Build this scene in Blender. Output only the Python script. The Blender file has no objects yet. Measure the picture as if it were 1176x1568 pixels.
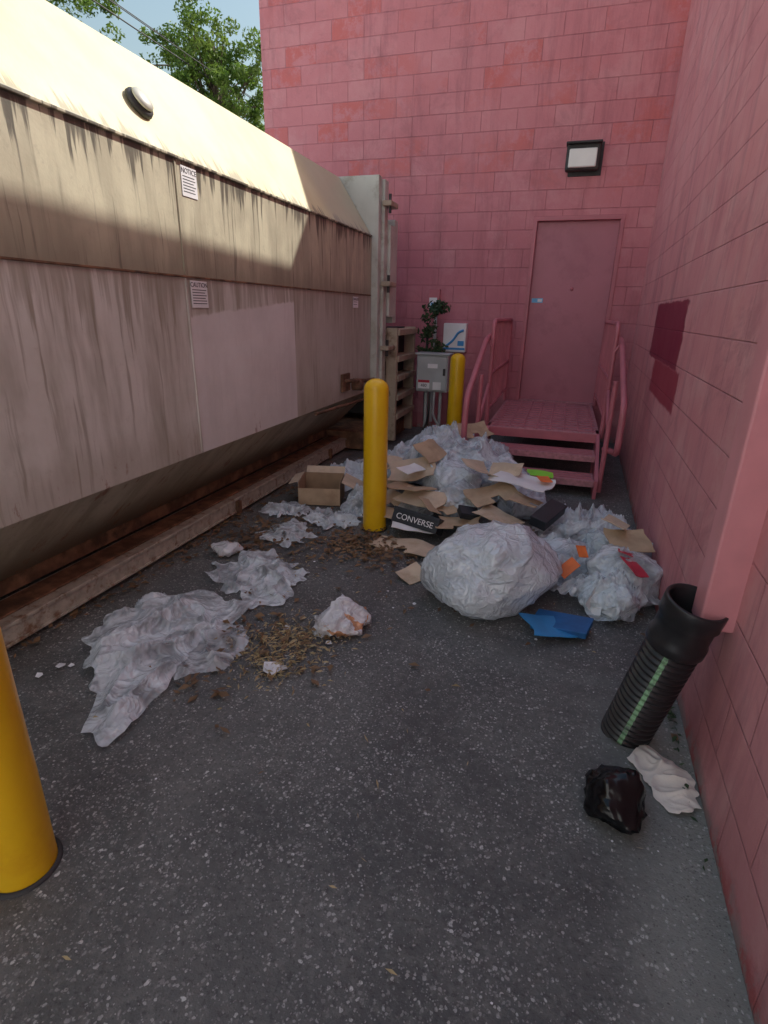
import bpy, bmesh, math, random
from mathutils import Vector, Matrix, noise
random.seed(7)
sc=bpy.context.scene
R=math.radians
# ---------------------------------------------------------------- materials
def newmat(name):
    m=bpy.data.materials.new(name); m.use_nodes=True
    nt=m.node_tree; nt.nodes.clear()
    return m,nt
class N:
    def __init__(s,nt): s.nt=nt
    def n(s,t,ins=None,**kw):
        nd=s.nt.nodes.new(t)
        for k,v in kw.items(): setattr(nd,k,v)
        if ins:
            for k,v in ins.items():
                so=nd.inputs[k]
                if isinstance(v,bpy.types.NodeSocket): s.nt.links.new(v,so)
                else: so.default_value=v
        return nd
    def math(s,op,a,b=0.0,c=None,clamp=False):
        i={0:a,1:b}
        if c is not None: i[2]=c
        return s.n('ShaderNodeMath',i,operation=op,use_clamp=clamp).outputs[0]
    def mix(s,f,a,b,bt='MIX'):
        nd=s.n('ShaderNodeMix',None,data_type='RGBA',blend_type=bt)
        for k,v in ((0,f),(6,a),(7,b)):
            if isinstance(v,bpy.types.NodeSocket): s.nt.links.new(v,nd.inputs[k])
            else: nd.inputs[k].default_value=v
        return nd.outputs[2]
    def ss(s,x,a,b):
        return s.n('ShaderNodeMapRange',{0:x,1:a,2:b,3:0.0,4:1.0},interpolation_type='SMOOTHSTEP').outputs[0]
    def noise(s,vec,scale,detail=4,rough=.55,dist=0):
        return s.n('ShaderNodeTexNoise',{'Vector':vec,'Scale':scale,'Detail':detail,'Roughness':rough,'Distortion':dist}).outputs[0]
    def mapv(s,vec,sc_,loc=(0,0,0)):
        return s.n('ShaderNodeMapping',{0:vec,1:loc,3:sc_}).outputs[0]
    def bsdf(s,color,rough=.6,bump=None,bs=.3,bd=.01,**kw):
        i={'Base Color':color,'Roughness':rough}
        i.update(kw)
        p=s.n('ShaderNodeBsdfPrincipled',i)
        if bump is not None:
            b=s.n('ShaderNodeBump',{'Height':bump,'Strength':bs,'Distance':bd})
            s.nt.links.new(b.outputs[0],p.inputs['Normal'])
        return p
    def out(s,sh):
        o=s.n('ShaderNodeOutputMaterial'); s.nt.links.new(sh.outputs[0],o.inputs[0])
def C(r,g,b): return (r,g,b,1)
def geo(n): return n.n('ShaderNodeNewGeometry').outputs['Position']

def simple(name,col,rough=.55,var=.25,scale=8,bs=.15,metal=0,dirt=None):
    m,nt=newmat(name); n=N(nt); co=geo(n)
    a=n.noise(co,scale,5)
    c=n.mix(n.ss(a,.3,.7),C(*[x*(1-var) for x in col]),C(*[min(1,x*(1+var)) for x in col]))
    if dirt:
        d=n.ss(n.noise(co,scale*.6+2,6,.7),.5,.68)
        c=n.mix(d,c,C(*dirt))
    n.out(n.bsdf(c,rough,n.noise(co,scale*8,4),bs,.004,Metallic=metal)); return m

def wallmat(name,axis):
    m,nt=newmat(name); n=N(nt); co=geo(n)
    sep=n.n('ShaderNodeSeparateXYZ',{0:co}); h=sep.outputs[axis]; z=sep.outputs[2]
    v=n.n('ShaderNodeCombineXYZ',{0:h,1:z,2:0.0}).outputs[0]
    br=n.n('ShaderNodeTexBrick',{'Vector':v,'Color1':C(0,0,0),'Color2':C(1,1,1),'Mortar':C(.5,.5,.5),'Scale':1.0,'Mortar Size':.005,'Mortar Smooth':.8,'Bias':0.0,'Brick Width':.405,'Row Height':.203},offset=.5)
    rnd=br.outputs[0]; mort=br.outputs[1]
    big=n.noise(co,.8,4,.6); mid=n.noise(co,3.2,6,.7); fine=n.noise(co,45,4,.6)
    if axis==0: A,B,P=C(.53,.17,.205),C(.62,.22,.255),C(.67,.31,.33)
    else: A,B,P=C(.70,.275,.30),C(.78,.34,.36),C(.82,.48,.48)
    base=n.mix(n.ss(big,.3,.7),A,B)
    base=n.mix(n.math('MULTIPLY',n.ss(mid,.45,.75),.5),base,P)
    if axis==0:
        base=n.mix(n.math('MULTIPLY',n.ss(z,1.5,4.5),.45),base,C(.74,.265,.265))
        base=n.mix(n.math('MULTIPLY',n.math('SUBTRACT',1.0,n.ss(z,.8,2.6)),.4),base,C(.43,.13,.18))  # shade gradient painted into the wall colour, darker low down around the door
    reg=n.math('MULTIPLY',n.ss(n.noise(n.mapv(co,(1,1,1),(3.1,0,1.7)),.55,3),.45,.56),n.ss(z,2.4,3.6)) if axis==0 else n.math('MULTIPLY',n.ss(n.noise(co,.8,2),.5,.6),.2)
    if axis==0: reg=n.math('MAXIMUM',reg,n.math('MULTIPLY',n.math('SUBTRACT',1.0,n.ss(n.math('ADD',h,n.noise(co,1.2,3)),-2.3,-1.0)),n.ss(z,2.4,3.2)))
    pick=n.math('MULTIPLY',n.ss(rnd,.45,.75),reg)
    wob=n.ss(n.math('ADD',n.noise(co,4.5,6,.8),n.math('MULTIPLY',mort,-.2)),.40,.56)
    base=n.mix(n.math('MULTIPLY',n.math('MULTIPLY',pick,wob),.75),base,C(.64,.13,.11))
    pale=n.math('MULTIPLY',n.ss(n.math('SUBTRACT',1.0,rnd),.6,.9),.2)
    base=n.mix(n.math('MULTIPLY',pale,n.ss(mid,.4,.6)),base,C(.74,.40,.41))
    st=n.noise(n.mapv(co,(4,4,.5)),1.2,6,.72,.3)
    base=n.mix(n.math('MULTIPLY',n.ss(st,.48,.72),.45),base,C(.30,.085,.11))
    base=n.mix(n.math('MULTIPLY',n.ss(n.noise(co,1.7,6,.75,.5),.52,.68),.38),base,C(.38,.13,.15))
    base=n.mix(n.math('MULTIPLY',mort,n.math('MULTIPLY',n.ss(n.noise(co,2.4,4),.35,.62),.42)),base,C(.40,.12,.14))
    if axis==1:
        eg=n.math('MULTIPLY',n.math('SUBTRACT',n.noise(co,7,5,.75),.5),.16)
        yy=n.math('ADD',h,n.math('MULTIPLY',eg,1.6)); zz=n.math('ADD',z,n.math('MULTIPLY',eg,.35))
        def band(x,a,b,e): return n.math('MULTIPLY',n.ss(x,a-e,a+e),n.math('SUBTRACT',1.0,n.ss(x,b-e,b+e)))
        up=n.math('MULTIPLY',band(yy,3.86,5.42,.03),band(zz,1.19,1.605,.007))
        lo=n.math('MULTIPLY',band(yy,3.70,5.0,.05),band(zz,.94,1.19,.012))
        cov=n.math('ADD',.97,n.math('MULTIPLY',n.math('SUBTRACT',mid,.5),.3),clamp=True)
        base=n.mix(n.math('MULTIPLY',n.math('MULTIPLY',lo,cov),.92,clamp=True),base,C(.33,.018,.05))
        base=n.mix(n.math('MULTIPLY',up,cov,clamp=True),base,C(.25,.014,.05))
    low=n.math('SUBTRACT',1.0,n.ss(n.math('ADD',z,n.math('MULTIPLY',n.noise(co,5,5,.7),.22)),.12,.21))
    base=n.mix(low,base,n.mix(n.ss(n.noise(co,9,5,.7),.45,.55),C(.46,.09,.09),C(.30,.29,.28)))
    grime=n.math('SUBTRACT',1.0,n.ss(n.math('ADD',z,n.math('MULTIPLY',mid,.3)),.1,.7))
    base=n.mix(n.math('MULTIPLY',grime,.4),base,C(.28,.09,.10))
    hgt=n.math('ADD',n.math('MULTIPLY',mort,-1.0),n.math('ADD',n.math('MULTIPLY',fine,.4),n.math('MULTIPLY',n.noise(co,12,5,.7),.5)))
    n.out(n.bsdf(base,.6,hgt,.75,.008)); return m

def groundmat():
    m,nt=newmat('aggregate_concrete'); n=N(nt); co=geo(n)
    sep=n.n('ShaderNodeSeparateXYZ',{0:co})
    big=n.noise(co,.7,5,.6); mid=n.noise(co,4,6,.65)
    stain=n.ss(n.noise(co,1.1,6,.7,.8),.40,.62)
    base=n.mix(n.ss(big,.35,.65),C(.095,.098,.098),C(.165,.167,.16))
    base=n.mix(n.math('MULTIPLY',n.ss(mid,.42,.7),.5),base,C(.21,.212,.20))
    base=n.mix(n.math('MULTIPLY',stain,.62),base,C(.056,.058,.057))
    base=n.mix(n.math('MULTIPLY',n.ss(n.noise(co,26,5,.75),.48,.64),.42),base,C(.22,.22,.205))
    base=n.mix(n.math('MULTIPLY',n.ss(n.noise(co,60,3,.7),.52,.66),.5),base,C(.045,.046,.046))
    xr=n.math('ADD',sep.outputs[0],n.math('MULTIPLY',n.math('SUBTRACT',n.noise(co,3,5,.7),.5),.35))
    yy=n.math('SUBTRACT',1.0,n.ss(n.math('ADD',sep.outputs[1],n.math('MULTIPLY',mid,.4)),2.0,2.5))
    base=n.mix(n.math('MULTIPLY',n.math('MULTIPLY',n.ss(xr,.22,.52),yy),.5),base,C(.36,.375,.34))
    clus=n.math('SUBTRACT',n.math('MULTIPLY',n.math('SUBTRACT',n.noise(co,1.9,6,.8),.5),2.0),n.math('MULTIPLY',stain,.12))
    for scl,th,amt,col in ((95,.40,.60,(.54,.54,.52)),(50,.28,.80,(.72,.72,.70)),(170,.42,.50,(.34,.34,.33))):
        wv=n.n('ShaderNodeVectorMath',{0:n.n('ShaderNodeTexNoise',{'Vector':co,'Scale':scl*.7,'Detail':2.0}).outputs['Color'],1:(1.3/scl,1.3/scl,1.3/scl),2:co},operation='MULTIPLY_ADD').outputs[0]
        vo=n.n('ShaderNodeTexVoronoi',{'Vector':wv,'Scale':float(scl),'Randomness':1.0},feature='F1')
        d=vo.outputs['Distance']; cs=n.n('ShaderNodeSeparateColor',{0:vo.outputs['Color']})
        thr=n.math('MULTIPLY',cs.outputs[2],th*1.5)
        k=n.ss(n.math('SUBTRACT',thr,d),-.02,.10)
        pk=n.ss(n.math('ADD',cs.outputs[0],clus),amt,amt+.05)
        cc=n.mix(cs.outputs[1],C(*[c*.3 for c in col]),C(*col))
        base=n.mix(n.math('MULTIPLY',n.math('MULTIPLY',k,pk),.85),base,cc)
    hg=n.math('ADD',n.noise(co,70,4,.7),n.math('MULTIPLY',n.noise(co,12,4),.6))
    rg=n.mix(stain,C(.8,.8,.8),C(.42,.42,.42))
    n.out(n.bsdf(base,rg,hg,.7,.007)); return m

def contmat():
    m,nt=newmat('weathered_cream_paint'); n=N(nt); co=geo(n)
    sep=n.n('ShaderNodeSeparateXYZ',{0:co}); y=sep.outputs[1]; z=sep.outputs[2]
    def band(x,a,b,e=.01): return n.math('MULTIPLY',n.ss(x,a-e,a+e),n.math('SUBTRACT',1.0,n.ss(x,b-e,b+e)))
    wob=n.n('ShaderNodeVectorMath',{0:n.n('ShaderNodeTexNoise',{'Vector':co,'Scale':2.5,'Detail':3.0}).outputs['Color'],1:(.0,.05,.12),2:co},operation='MULTIPLY_ADD').outputs[0]
    st=n.noise(n.mapv(wob,(1,4,.6)),1.5,4,.6)
    st2=n.noise(n.mapv(wob,(1,20,1.1)),1.4,3,.6)
    st3=n.noise(n.mapv(wob,(1,9,.7),(0,3,9)),1.6,3,.6)
    mid=n.noise(co,1.8,6,.65); blot=n.ss(n.noise(co,1.0,5,.65),.34,.54); spk=n.noise(co,14,6,.75)
    lower=n.mix(n.ss(mid,.3,.7),C(.60,.585,.52),C(.72,.70,.64))
    lower=n.mix(n.math('MULTIPLY',n.math('MULTIPLY',n.ss(st,.42,.64),blot),.68),lower,C(.38,.355,.29))
    drip=n.math('MULTIPLY',n.ss(st2,.54,.66),n.ss(st3,.42,.58))
    lower=n.mix(n.math('MULTIPLY',drip,.65),lower,C(.27,.24,.18))
    lower=n.mix(n.math('MULTIPLY',n.ss(spk,.56,.72),.3),lower,C(.42,.38,.31))
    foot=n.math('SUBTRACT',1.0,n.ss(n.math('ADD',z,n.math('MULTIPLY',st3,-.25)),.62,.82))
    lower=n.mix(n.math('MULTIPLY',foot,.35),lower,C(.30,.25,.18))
    zt=n.math('ADD',1.47,n.math('MULTIPLY',n.math('SUBTRACT',y,2.75),.08))
    pt=n.math('MULTIPLY',band(y,2.74,4.02,.006),n.math('SUBTRACT',1.0,n.ss(n.math('SUBTRACT',n.math('ADD',z,n.math('MULTIPLY',n.noise(co,9,3),.05)),zt),0.0,.02)))
    lower=n.mix(n.math('MULTIPLY',n.ss(y,4.01,4.03),.42),lower,C(.40,.36,.28))
    lower=n.mix(n.math('MULTIPLY',pt,.78),lower,n.mix(n.ss(mid,.3,.7),C(.72,.69,.67),C(.84,.81,.79)))
    dz=n.math('SUBTRACT',1.66,z)
    dr=n.math('SUBTRACT',1.0,n.ss(n.math('ADD',dz,n.math('MULTIPLY',n.math('SUBTRACT',st2,.5),-1.3)),.0,.26))
    lower=n.mix(n.math('MULTIPLY',n.math('MULTIPLY',dr,n.math('SUBTRACT',1.0,pt)),.65),lower,C(.32,.29,.22))
    upper=n.mix(n.ss(mid,.35,.65),C(.60,.56,.40),C(.46,.42,.30))
    upper=n.mix(n.math('MULTIPLY',n.ss(st,.42,.62),.5),upper,C(.33,.30,.215))
    upper=n.mix(n.math('MULTIPLY',n.math('MULTIPLY',n.ss(st2,.54,.66),n.ss(st3,.40,.58)),.75),upper,C(.16,.145,.11))
    upper=n.mix(n.math('MULTIPLY',n.ss(spk,.55,.72),.35),upper,C(.27,.245,.185))
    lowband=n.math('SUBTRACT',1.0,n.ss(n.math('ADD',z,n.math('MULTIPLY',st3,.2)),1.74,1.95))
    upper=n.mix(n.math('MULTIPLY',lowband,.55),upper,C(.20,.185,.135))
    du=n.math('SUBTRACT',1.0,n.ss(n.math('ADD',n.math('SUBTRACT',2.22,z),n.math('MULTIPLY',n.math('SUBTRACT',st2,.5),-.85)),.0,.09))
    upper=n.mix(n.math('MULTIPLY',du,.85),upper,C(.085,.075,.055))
    cream=n.mix(n.ss(mid,.35,.65),C(.72,.65,.36),C(.80,.74,.45))
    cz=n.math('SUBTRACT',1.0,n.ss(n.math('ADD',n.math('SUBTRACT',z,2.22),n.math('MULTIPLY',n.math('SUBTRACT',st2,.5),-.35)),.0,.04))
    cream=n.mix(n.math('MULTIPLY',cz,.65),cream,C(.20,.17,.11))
    cream=n.mix(n.math('MULTIPLY',n.ss(y,4.6,5.0),.45),cream,C(.42,.42,.37))  # far end of the chamfer greyed: cast shadow painted into the cream
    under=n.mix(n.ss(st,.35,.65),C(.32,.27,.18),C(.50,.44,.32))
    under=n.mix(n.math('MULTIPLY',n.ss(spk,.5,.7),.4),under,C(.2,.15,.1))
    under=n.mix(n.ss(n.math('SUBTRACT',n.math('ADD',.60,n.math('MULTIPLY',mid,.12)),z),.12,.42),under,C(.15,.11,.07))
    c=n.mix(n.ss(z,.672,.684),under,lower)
    c=n.mix(n.ss(z,1.655,1.665),c,upper)
    c=n.mix(n.ss(z,2.217,2.225),c,cream)
    ru=n.math('MULTIPLY',n.ss(n.noise(n.mapv(co,(1,3,1)),3.5,6,.75),.58,.66),.85)
    c=n.mix(n.math('MULTIPLY',ru,n.math('SUBTRACT',1.0,n.ss(z,.6,.9))),c,C(.22,.07,.025))
    n.out(n.bsdf(c,.48,n.math('ADD',n.noise(co,1.6,3),n.math('MULTIPLY',n.noise(co,60,4),.08)),.25,.05)); return m

def film(name,col=(.88,.95,1.0),lo=.2,hi=.9,rough=.1,tint=None,sc_=5,tth=.57):
    m,nt=newmat(name); n=N(nt); co=geo(n)
    c=C(*col)
    nz=n.noise(co,sc_,3,.6,.8)
    if tint:
        c=n.mix(n.math('MULTIPLY',n.ss(n.noise(co,10,2,.5,1.0),tth,tth+.02),.85),C(*col),C(*tint))
    def ridge(s,k):
        a=n.math('ABSOLUTE',n.math('SUBTRACT',n.noise(co,s,2,.5,1.2),.5))
        return n.math('SUBTRACT',1.0,n.math('MULTIPLY',a,k,clamp=True))
    cr=n.math('ADD',ridge(5,10),n.math('MULTIPLY',ridge(13,10),.45))
    d=n.n('ShaderNodeBsdfPrincipled',{'Base Color':c,'Roughness':rough,'Specular IOR Level':1.0,'Coat Weight':.6,'Coat Roughness':.08})
    b=n.n('ShaderNodeBump',{'Height':cr,'Strength':.65,'Distance':.014})
    nt.links.new(b.outputs[0],d.inputs['Normal']); nt.links.new(b.outputs[0],d.inputs['Coat Normal'])
    tl=n.n('ShaderNodeBsdfTranslucent',{'Color':c})
    a=n.n('ShaderNodeMixShader',{0:.25,1:d.outputs[0],2:tl.outputs[0]})
    t=n.n('ShaderNodeBsdfTransparent',{0:C(.98,.99,1)})
    lw=n.n('ShaderNodeLayerWeight',{'Blend':.5})
    f=n.math('ADD',n.math('MULTIPLY',n.ss(nz,.38,.6),hi-lo),lo)
    f=n.math('ADD',f,n.math('ADD',n.math('MULTIPLY',lw.outputs['Facing'],.4),n.math('MULTIPLY',cr,.2)),clamp=True)
    n.out(n.n('ShaderNodeMixShader',{0:f,1:t.outputs[0],2:a.outputs[0]}))
    return m

def leafmat(name,cols,trans=.3):
    m,nt=newmat(name); n=N(nt); co=geo(n)
    a=n.noise(co,9,2); b_=n.noise(co,1.2,2)
    c=n.mix(n.ss(a,.35,.65),C(*cols[0]),C(*cols[1])); c=n.mix(n.math('MULTIPLY',n.ss(b_,.4,.65),.6),c,C(*cols[2]))
    d=n.n('ShaderNodeBsdfPrincipled',{'Base Color':c,'Roughness':.5})
    t=n.n('ShaderNodeBsdfTranslucent',{'Color':c})
    n.out(n.n('ShaderNodeMixShader',{0:trans,1:d.outputs[0],2:t.outputs[0]})); return m

M={}
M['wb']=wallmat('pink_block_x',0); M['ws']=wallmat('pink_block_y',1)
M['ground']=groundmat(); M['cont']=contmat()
M['apron']=simple('bounce_concrete',(.60,.60,.60),.8,.1,2,.2,dirt=(.52,.52,.52))
M['stucco']=simple('bounce_stucco',(.82,.85,.88),.8,.04,2,.2)
M['glass']=simple('window_glass',(.05,.07,.09),.1,.2,2,.02)
M['pinkmetal']=simple('pink_gloss_paint',(.50,.15,.185),.42,.12,3,.05)
M['pinkds']=simple('pink_downspout',(.74,.31,.34),.4,.08,4,.05)
M['door']=simple('door_paint',(.46,.155,.20),.42,.08,1.5,.05,dirt=(.41,.13,.175))
M['stair']=simple('worn_pink_tread',(.54,.24,.27),.6,.15,30,.3,dirt=(.38,.16,.185))
M['yellow']=simple('bollard_yellow',(.86,.52,.012),.30,.06,2.5,.04,dirt=(.80,.44,.01))
M['steel']=simple('grey_green_steel',(.56,.57,.50),.5,.12,3,.1,dirt=(.42,.40,.32))
M['tan']=simple('tan_steel',(.46,.38,.28),.6,.2,5,.2,dirt=(.26,.18,.12))
M['rust']=simple('rusty_steel',(.19,.10,.055),.8,.5,9,.5,dirt=(.09,.055,.035))
M['rail']=simple('beam_paint',(.45,.42,.35),.6,.18,20,.4,dirt=(.22,.13,.08))
M['dark']=simple('dark_metal',(.04,.04,.04),.6,.3,6,.1)
M['black']=simple('black_plastic',(.022,.022,.025),.32,.2,12,.05)
M['greenstripe']=simple('green_stripe',(.24,.46,.25),.5,.25,30,.05,dirt=(.10,.14,.11))
M['elec']=simple('electrical_grey',(.45,.48,.48),.4,.1,4,.04)
M['white']=simple('white_sheet',(.84,.84,.84),.6,.05,6,.05)
M['paper']=simple('paper',(.82,.83,.85),.7,.08,10,.1)
M['blue']=simple('blue_print',(.04,.28,.62),.5,.1,6,.05)
M['bluebox']=simple('blue_card',(.02,.14,.38),.6,.25,6,.05)
M['cyan']=simple('cyan_label',(.16,.5,.8),.5,.1,6,.05)
M['orange']=simple('orange_print',(.85,.2,.05),.5,.2,6,.05)
M['red']=simple('red_print',(.5,.03,.06),.45,.2,6,.05)
M['green']=simple('lime_card',(.3,.8,.06),.5,.1,6,.05)
M['lampglass']=simple('lamp_glass',(.86,.86,.80),.25,.04,5,.02)
M['card']=simple('cardboard',(.50,.36,.235),.85,.14,7,.15,dirt=(.42,.29,.185))
M['card2']=simple('cardboard_pale',(.62,.49,.355),.85,.14,7,.15,dirt=(.52,.39,.265))
M['cardin']=simple('cardboard_inside',(.36,.25,.16),.9,.14,7,.15)
M['shoebox']=simple('shoebox_black',(.022,.027,.035),.5,.2,7,.05)
M['cloth']=simple('cream_cloth',(.86,.78,.70),.9,.05,12,.3)
M['bagblack']=simple('black_bag',(.004,.004,.005),.24,.1,8,.0)
M['film']=film('clear_film',lo=.10,hi=.62)
M['film2']=film('milky_film',lo=.26,hi=.82)
M['bigfilm']=film('bag_film',lo=.66,hi=.95,rough=.15)
M['film3']=film('print_bag',(.95,.95,.98),.75,1,.2,(.9,.38,.12),tth=.60)
M['film4']=film('thin_film',(.9,.94,.99),.06,.5,.08)
M['leafd']=leafmat('dry_leaves',((.20,.12,.06),(.13,.07,.04),(.30,.19,.10)),.1)
M['straw']=leafmat('straw',((.46,.36,.19),(.33,.25,.12),(.55,.44,.26)),.1)
M['leafg']=leafmat('green_leaves',((.09,.17,.025),(.16,.26,.04),(.24,.32,.06)),.4)
M['leafp']=leafmat('plant_leaves',((.02,.06,.025),(.05,.10,.04),(.07,.12,.04)),.2)
M['bark']=simple('bark',(.16,.12,.09),.9,.3,6,.6)

# ---------------------------------------------------------------- mesh helpers
def empty(name,loc=(0,0,0)):
    e=bpy.data.objects.new(name,None); e.location=loc; e.empty_display_size=.2
    sc.collection.objects.link(e); return e
def mk(name,verts,faces,mat,parent=None,smooth=False,mats=None,fm=None):
    me=bpy.data.meshes.new(name); me.from_pydata([tuple(v) for v in verts],[],faces); me.update()
    if mats:
        for q in mats: me.materials.append(q)
        if fm: me.polygons.foreach_set('material_index',fm)
    else: me.materials.append(mat)
    if smooth: me.polygons.foreach_set('use_smooth',[True]*len(me.polygons))
    o=bpy.data.objects.new(name,me); sc.collection.objects.link(o)
    if parent: o.parent=parent
    return o
def frombm(name,bm,mat,parent=None,smooth=False):
    me=bpy.data.meshes.new(name); bm.to_mesh(me); bm.free(); me.materials.append(mat)
    if smooth: me.polygons.foreach_set('use_smooth',[True]*len(me.polygons))
    o=bpy.data.objects.new(name,me); sc.collection.objects.link(o)
    if parent: o.parent=parent
    return o
def box(name,x0,x1,y0,y1,z0,z1,mat,parent=None,bev=0,rot=0,tilt=None):
    bm=bmesh.new(); bmesh.ops.create_cube(bm,size=1)
    cx,cy,cz=(x0+x1)/2,(y0+y1)/2,(z0+z1)/2
    for v in bm.verts: v.co=Vector((v.co.x*(x1-x0),v.co.y*(y1-y0),v.co.z*(z1-z0)))
    if bev: bmesh.ops.bevel(bm,geom=bm.edges[:],offset=bev,segments=2,affect='EDGES',profile=.5)
    o=frombm(name,bm,mat,parent); 
    o.location=(cx,cy,cz); o.rotation_euler=(tilt[0],tilt[1],rot) if tilt else (0,0,rot)
    return o
def tube(name,pts,r,mat,parent=None,fillet=0.0,res=10):
    P=[Vector(p) for p in pts]
    if fillet>0 and len(P)>2:
        Q=[P[0]]
        for i in range(1,len(P)-1):
            a=(P[i-1]-P[i]); b=(P[i+1]-P[i]); f=min(fillet,a.length*.45,b.length*.45)
            s=P[i]+a.normalized()*f; e=P[i]+b.normalized()*f
            for k in range(7):
                t=k/6; Q.append(s*(1-t)**2+P[i]*2*t*(1-t)+e*t*t)
        Q.append(P[-1]); P=Q
    cu=bpy.data.curves.new(name,'CURVE'); cu.dimensions='3D'; cu.bevel_depth=r; cu.bevel_resolution=res//2; cu.use_fill_caps=True
    sp=cu.splines.new('POLY'); sp.points.add(len(P)-1)
    for i,p in enumerate(P): sp.points[i].co=(p.x,p.y,p.z,1)
    tmp=bpy.data.objects.new('tmp',cu); sc.collection.objects.link(tmp)
    bpy.context.view_layer.update()
    me=bpy.data.meshes.new_from_object(tmp.evaluated_get(bpy.context.evaluated_depsgraph_get()))
    bpy.data.objects.remove(tmp); me.name=name; me.materials.clear(); me.materials.append(mat)
    me.polygons.foreach_set('use_smooth',[True]*len(me.polygons))
    o=bpy.data.objects.new(name,me); sc.collection.objects.link(o)
    if parent: o.parent=parent
    return o
def lathe(name,prof,mat,parent=None,seg=48,M4=None,mats=None,stripe=None):
    V=[];F=[];fm=[]
    for r,z in prof:
        for i in range(seg):
            a=2*math.pi*i/seg; V.append(Vector((r*math.cos(a),r*math.sin(a),z)))
    for j in range(len(prof)-1):
        for i in range(seg):
            F.append((j*seg+i,j*seg+(i+1)%seg,(j+1)*seg+(i+1)%seg,(j+1)*seg+i))
            fm.append(1 if (stripe and i in stripe) else 0)
    if M4: V=[M4@v for v in V]
    return mk(name,V,F,mat,parent,True,mats,fm if mats else None)
def text(name,s,size,loc,rot,mat,parent=None):
    cu=bpy.data.curves.new(name,'FONT'); cu.body=s; cu.size=size; cu.align_x='CENTER'; cu.align_y='CENTER'; cu.extrude=.0005
    tmp=bpy.data.objects.new('tmp',cu); sc.collection.objects.link(tmp); bpy.context.view_layer.update()
    me=bpy.data.meshes.new_from_object(tmp.evaluated_get(bpy.context.evaluated_depsgraph_get()))
    bpy.data.objects.remove(tmp); me.materials.clear(); me.materials.append(mat)
    o=bpy.data.objects.new(name,me); sc.collection.objects.link(o); o.location=loc; o.rotation_euler=rot
    if parent: o.parent=parent
    return o
# ---------------------------------------------------------------- ground
mk('ground',[(-120,-60,0),(120,-60,0),(120,200,0),(-120,200,0)],[(0,1,2,3)],M['ground'])
mk('added_bounce_driveway',[(-30,-30,.004),(30,-30,.004),(30,-1.5,.004),(-4.8,-1.5,.004),(-4.8,7,.004),(-30,7,.004)],[(0,1,2,3,4,5)],M['apron'])  # pale slab added out of view to bounce sunlight into the alley

# ---------------------------------------------------------------- building
YB=7.33; HB=5.9
def wx(y): return .60+(y-1)*.17/6.33
bld=empty('block_building')
dx0,dx1,dz0,dz1=-.52,.475,.46,2.57
def prism(name,x0,x1,y0,y1,z0,z1,mat): return box(name,x0,x1,y0,y1,z0,z1,mat,bld)
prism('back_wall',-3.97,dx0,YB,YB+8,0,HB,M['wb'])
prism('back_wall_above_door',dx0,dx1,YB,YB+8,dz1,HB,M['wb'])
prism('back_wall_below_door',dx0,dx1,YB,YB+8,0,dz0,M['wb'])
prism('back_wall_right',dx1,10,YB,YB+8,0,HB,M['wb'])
V=[(wx(-1.2),-1.2,0),(wx(YB-.002),YB-.002,0),(10,YB-.002,0),(10,-1.2,0)]
V+= [(a,b,HB) for a,b,_ in V]
mk('side_wall',V,[(0,3,2,1),(4,5,6,7),(0,1,5,4),(1,2,6,5),(2,3,7,6),(3,0,4,7)],M['ws'],bld)
box('door_leaf',dx0+.045,dx1-.045,YB+.05,YB+.09,dz0+.012,dz1-.045,M['door'],bld,.004)
box('door_frame_left',dx0,dx0+.045,YB-.015,YB+.12,dz0,dz1,M['pinkmetal'],bld,.004)
box('door_frame_right',dx1-.045,dx1,YB-.015,YB+.12,dz0,dz1,M['pinkmetal'],bld,.004)
box('door_frame_top',dx0-.002,dx1+.002,YB-.017,YB+.12,dz1-.045,dz1+.004,M['pinkmetal'],bld,.004)
box('door_threshold',dx0+.045,dx1-.045,YB-.02,YB+.1,dz0,dz0+.014,M['stair'],bld,.003)
for z in (.75,1.5,2.25): box('hinge',dx1-.052,dx1-.034,YB+.03,YB+.055,z,z+.11,M['pinkmetal'],bld,.003)
box('door_sticker',dx0+.07,dx0+.20,YB+.0475,YB+.05,1.64,1.69,M['cyan'],bld)
box('door_sticker_text',dx0+.14,dx0+.19,YB+.0455,YB+.0475,1.65,1.68,M['white'],bld)
lathe('door_lock',[(0,.01),(.02,.01),(.022,0)],M['pinkmetal'],bld,16,Matrix.Translation((0,YB+.05,1.8))@Matrix.Rotation(R(90),4,'X'))
wl=empty('wall_light')
box('housing',-.235,.115,YB-.12,YB-.001,3.0,3.26,M['dark'],wl,.02)
box('lens',-.205,.085,YB-.150,YB-.119,3.02,3.20,M['lampglass'],wl,.012)
box('visor',-.245,.125,YB-.17,YB-.02,3.242,3.265,M['dark'],wl,.008)
box('back_plate',-.20,.15,YB-.012,YB+.0,2.96,3.28,M['dark'],wl,.003)
nb=empty('added_bounce_building')  # added behind the camera, unseen: sunlit reflector filling the shaded alley
box('bounce_walls',-16,16,-17,-6.6,0,9,M['stucco'],nb)
box('parapet_cap',-16.1,16.1,-17.1,-6.5,9,9.2,M['dark'],nb)
for x in (-12,-8,4,8):
    box('window',x,x+1.4,-6.62,-6.57,5.5,6.8,M['glass'],nb); box('window_sill',x-.1,x+1.5,-6.62,-6.5,5.42,5.5,M['stucco'],nb)
box('dock_door',-10,-7.2,-6.62,-6.56,0,3,M['elec'],nb)
nb2=empty('added_bounce_building')  # second added reflector, hidden beyond the compactor, pale to throw light back
box('bounce_walls',-14,-9.5,-5,10.5,0,5.3,M['stucco'],nb2)
box('parapet_cap',-14.1,-9.45,-5.1,10.6,5.3,5.4,M['stucco'],nb2)
for y in (-2,2,6): box('window',-9.52,-9.46,y,y+1.4,2,3.2,M['glass'],nb2)

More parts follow.
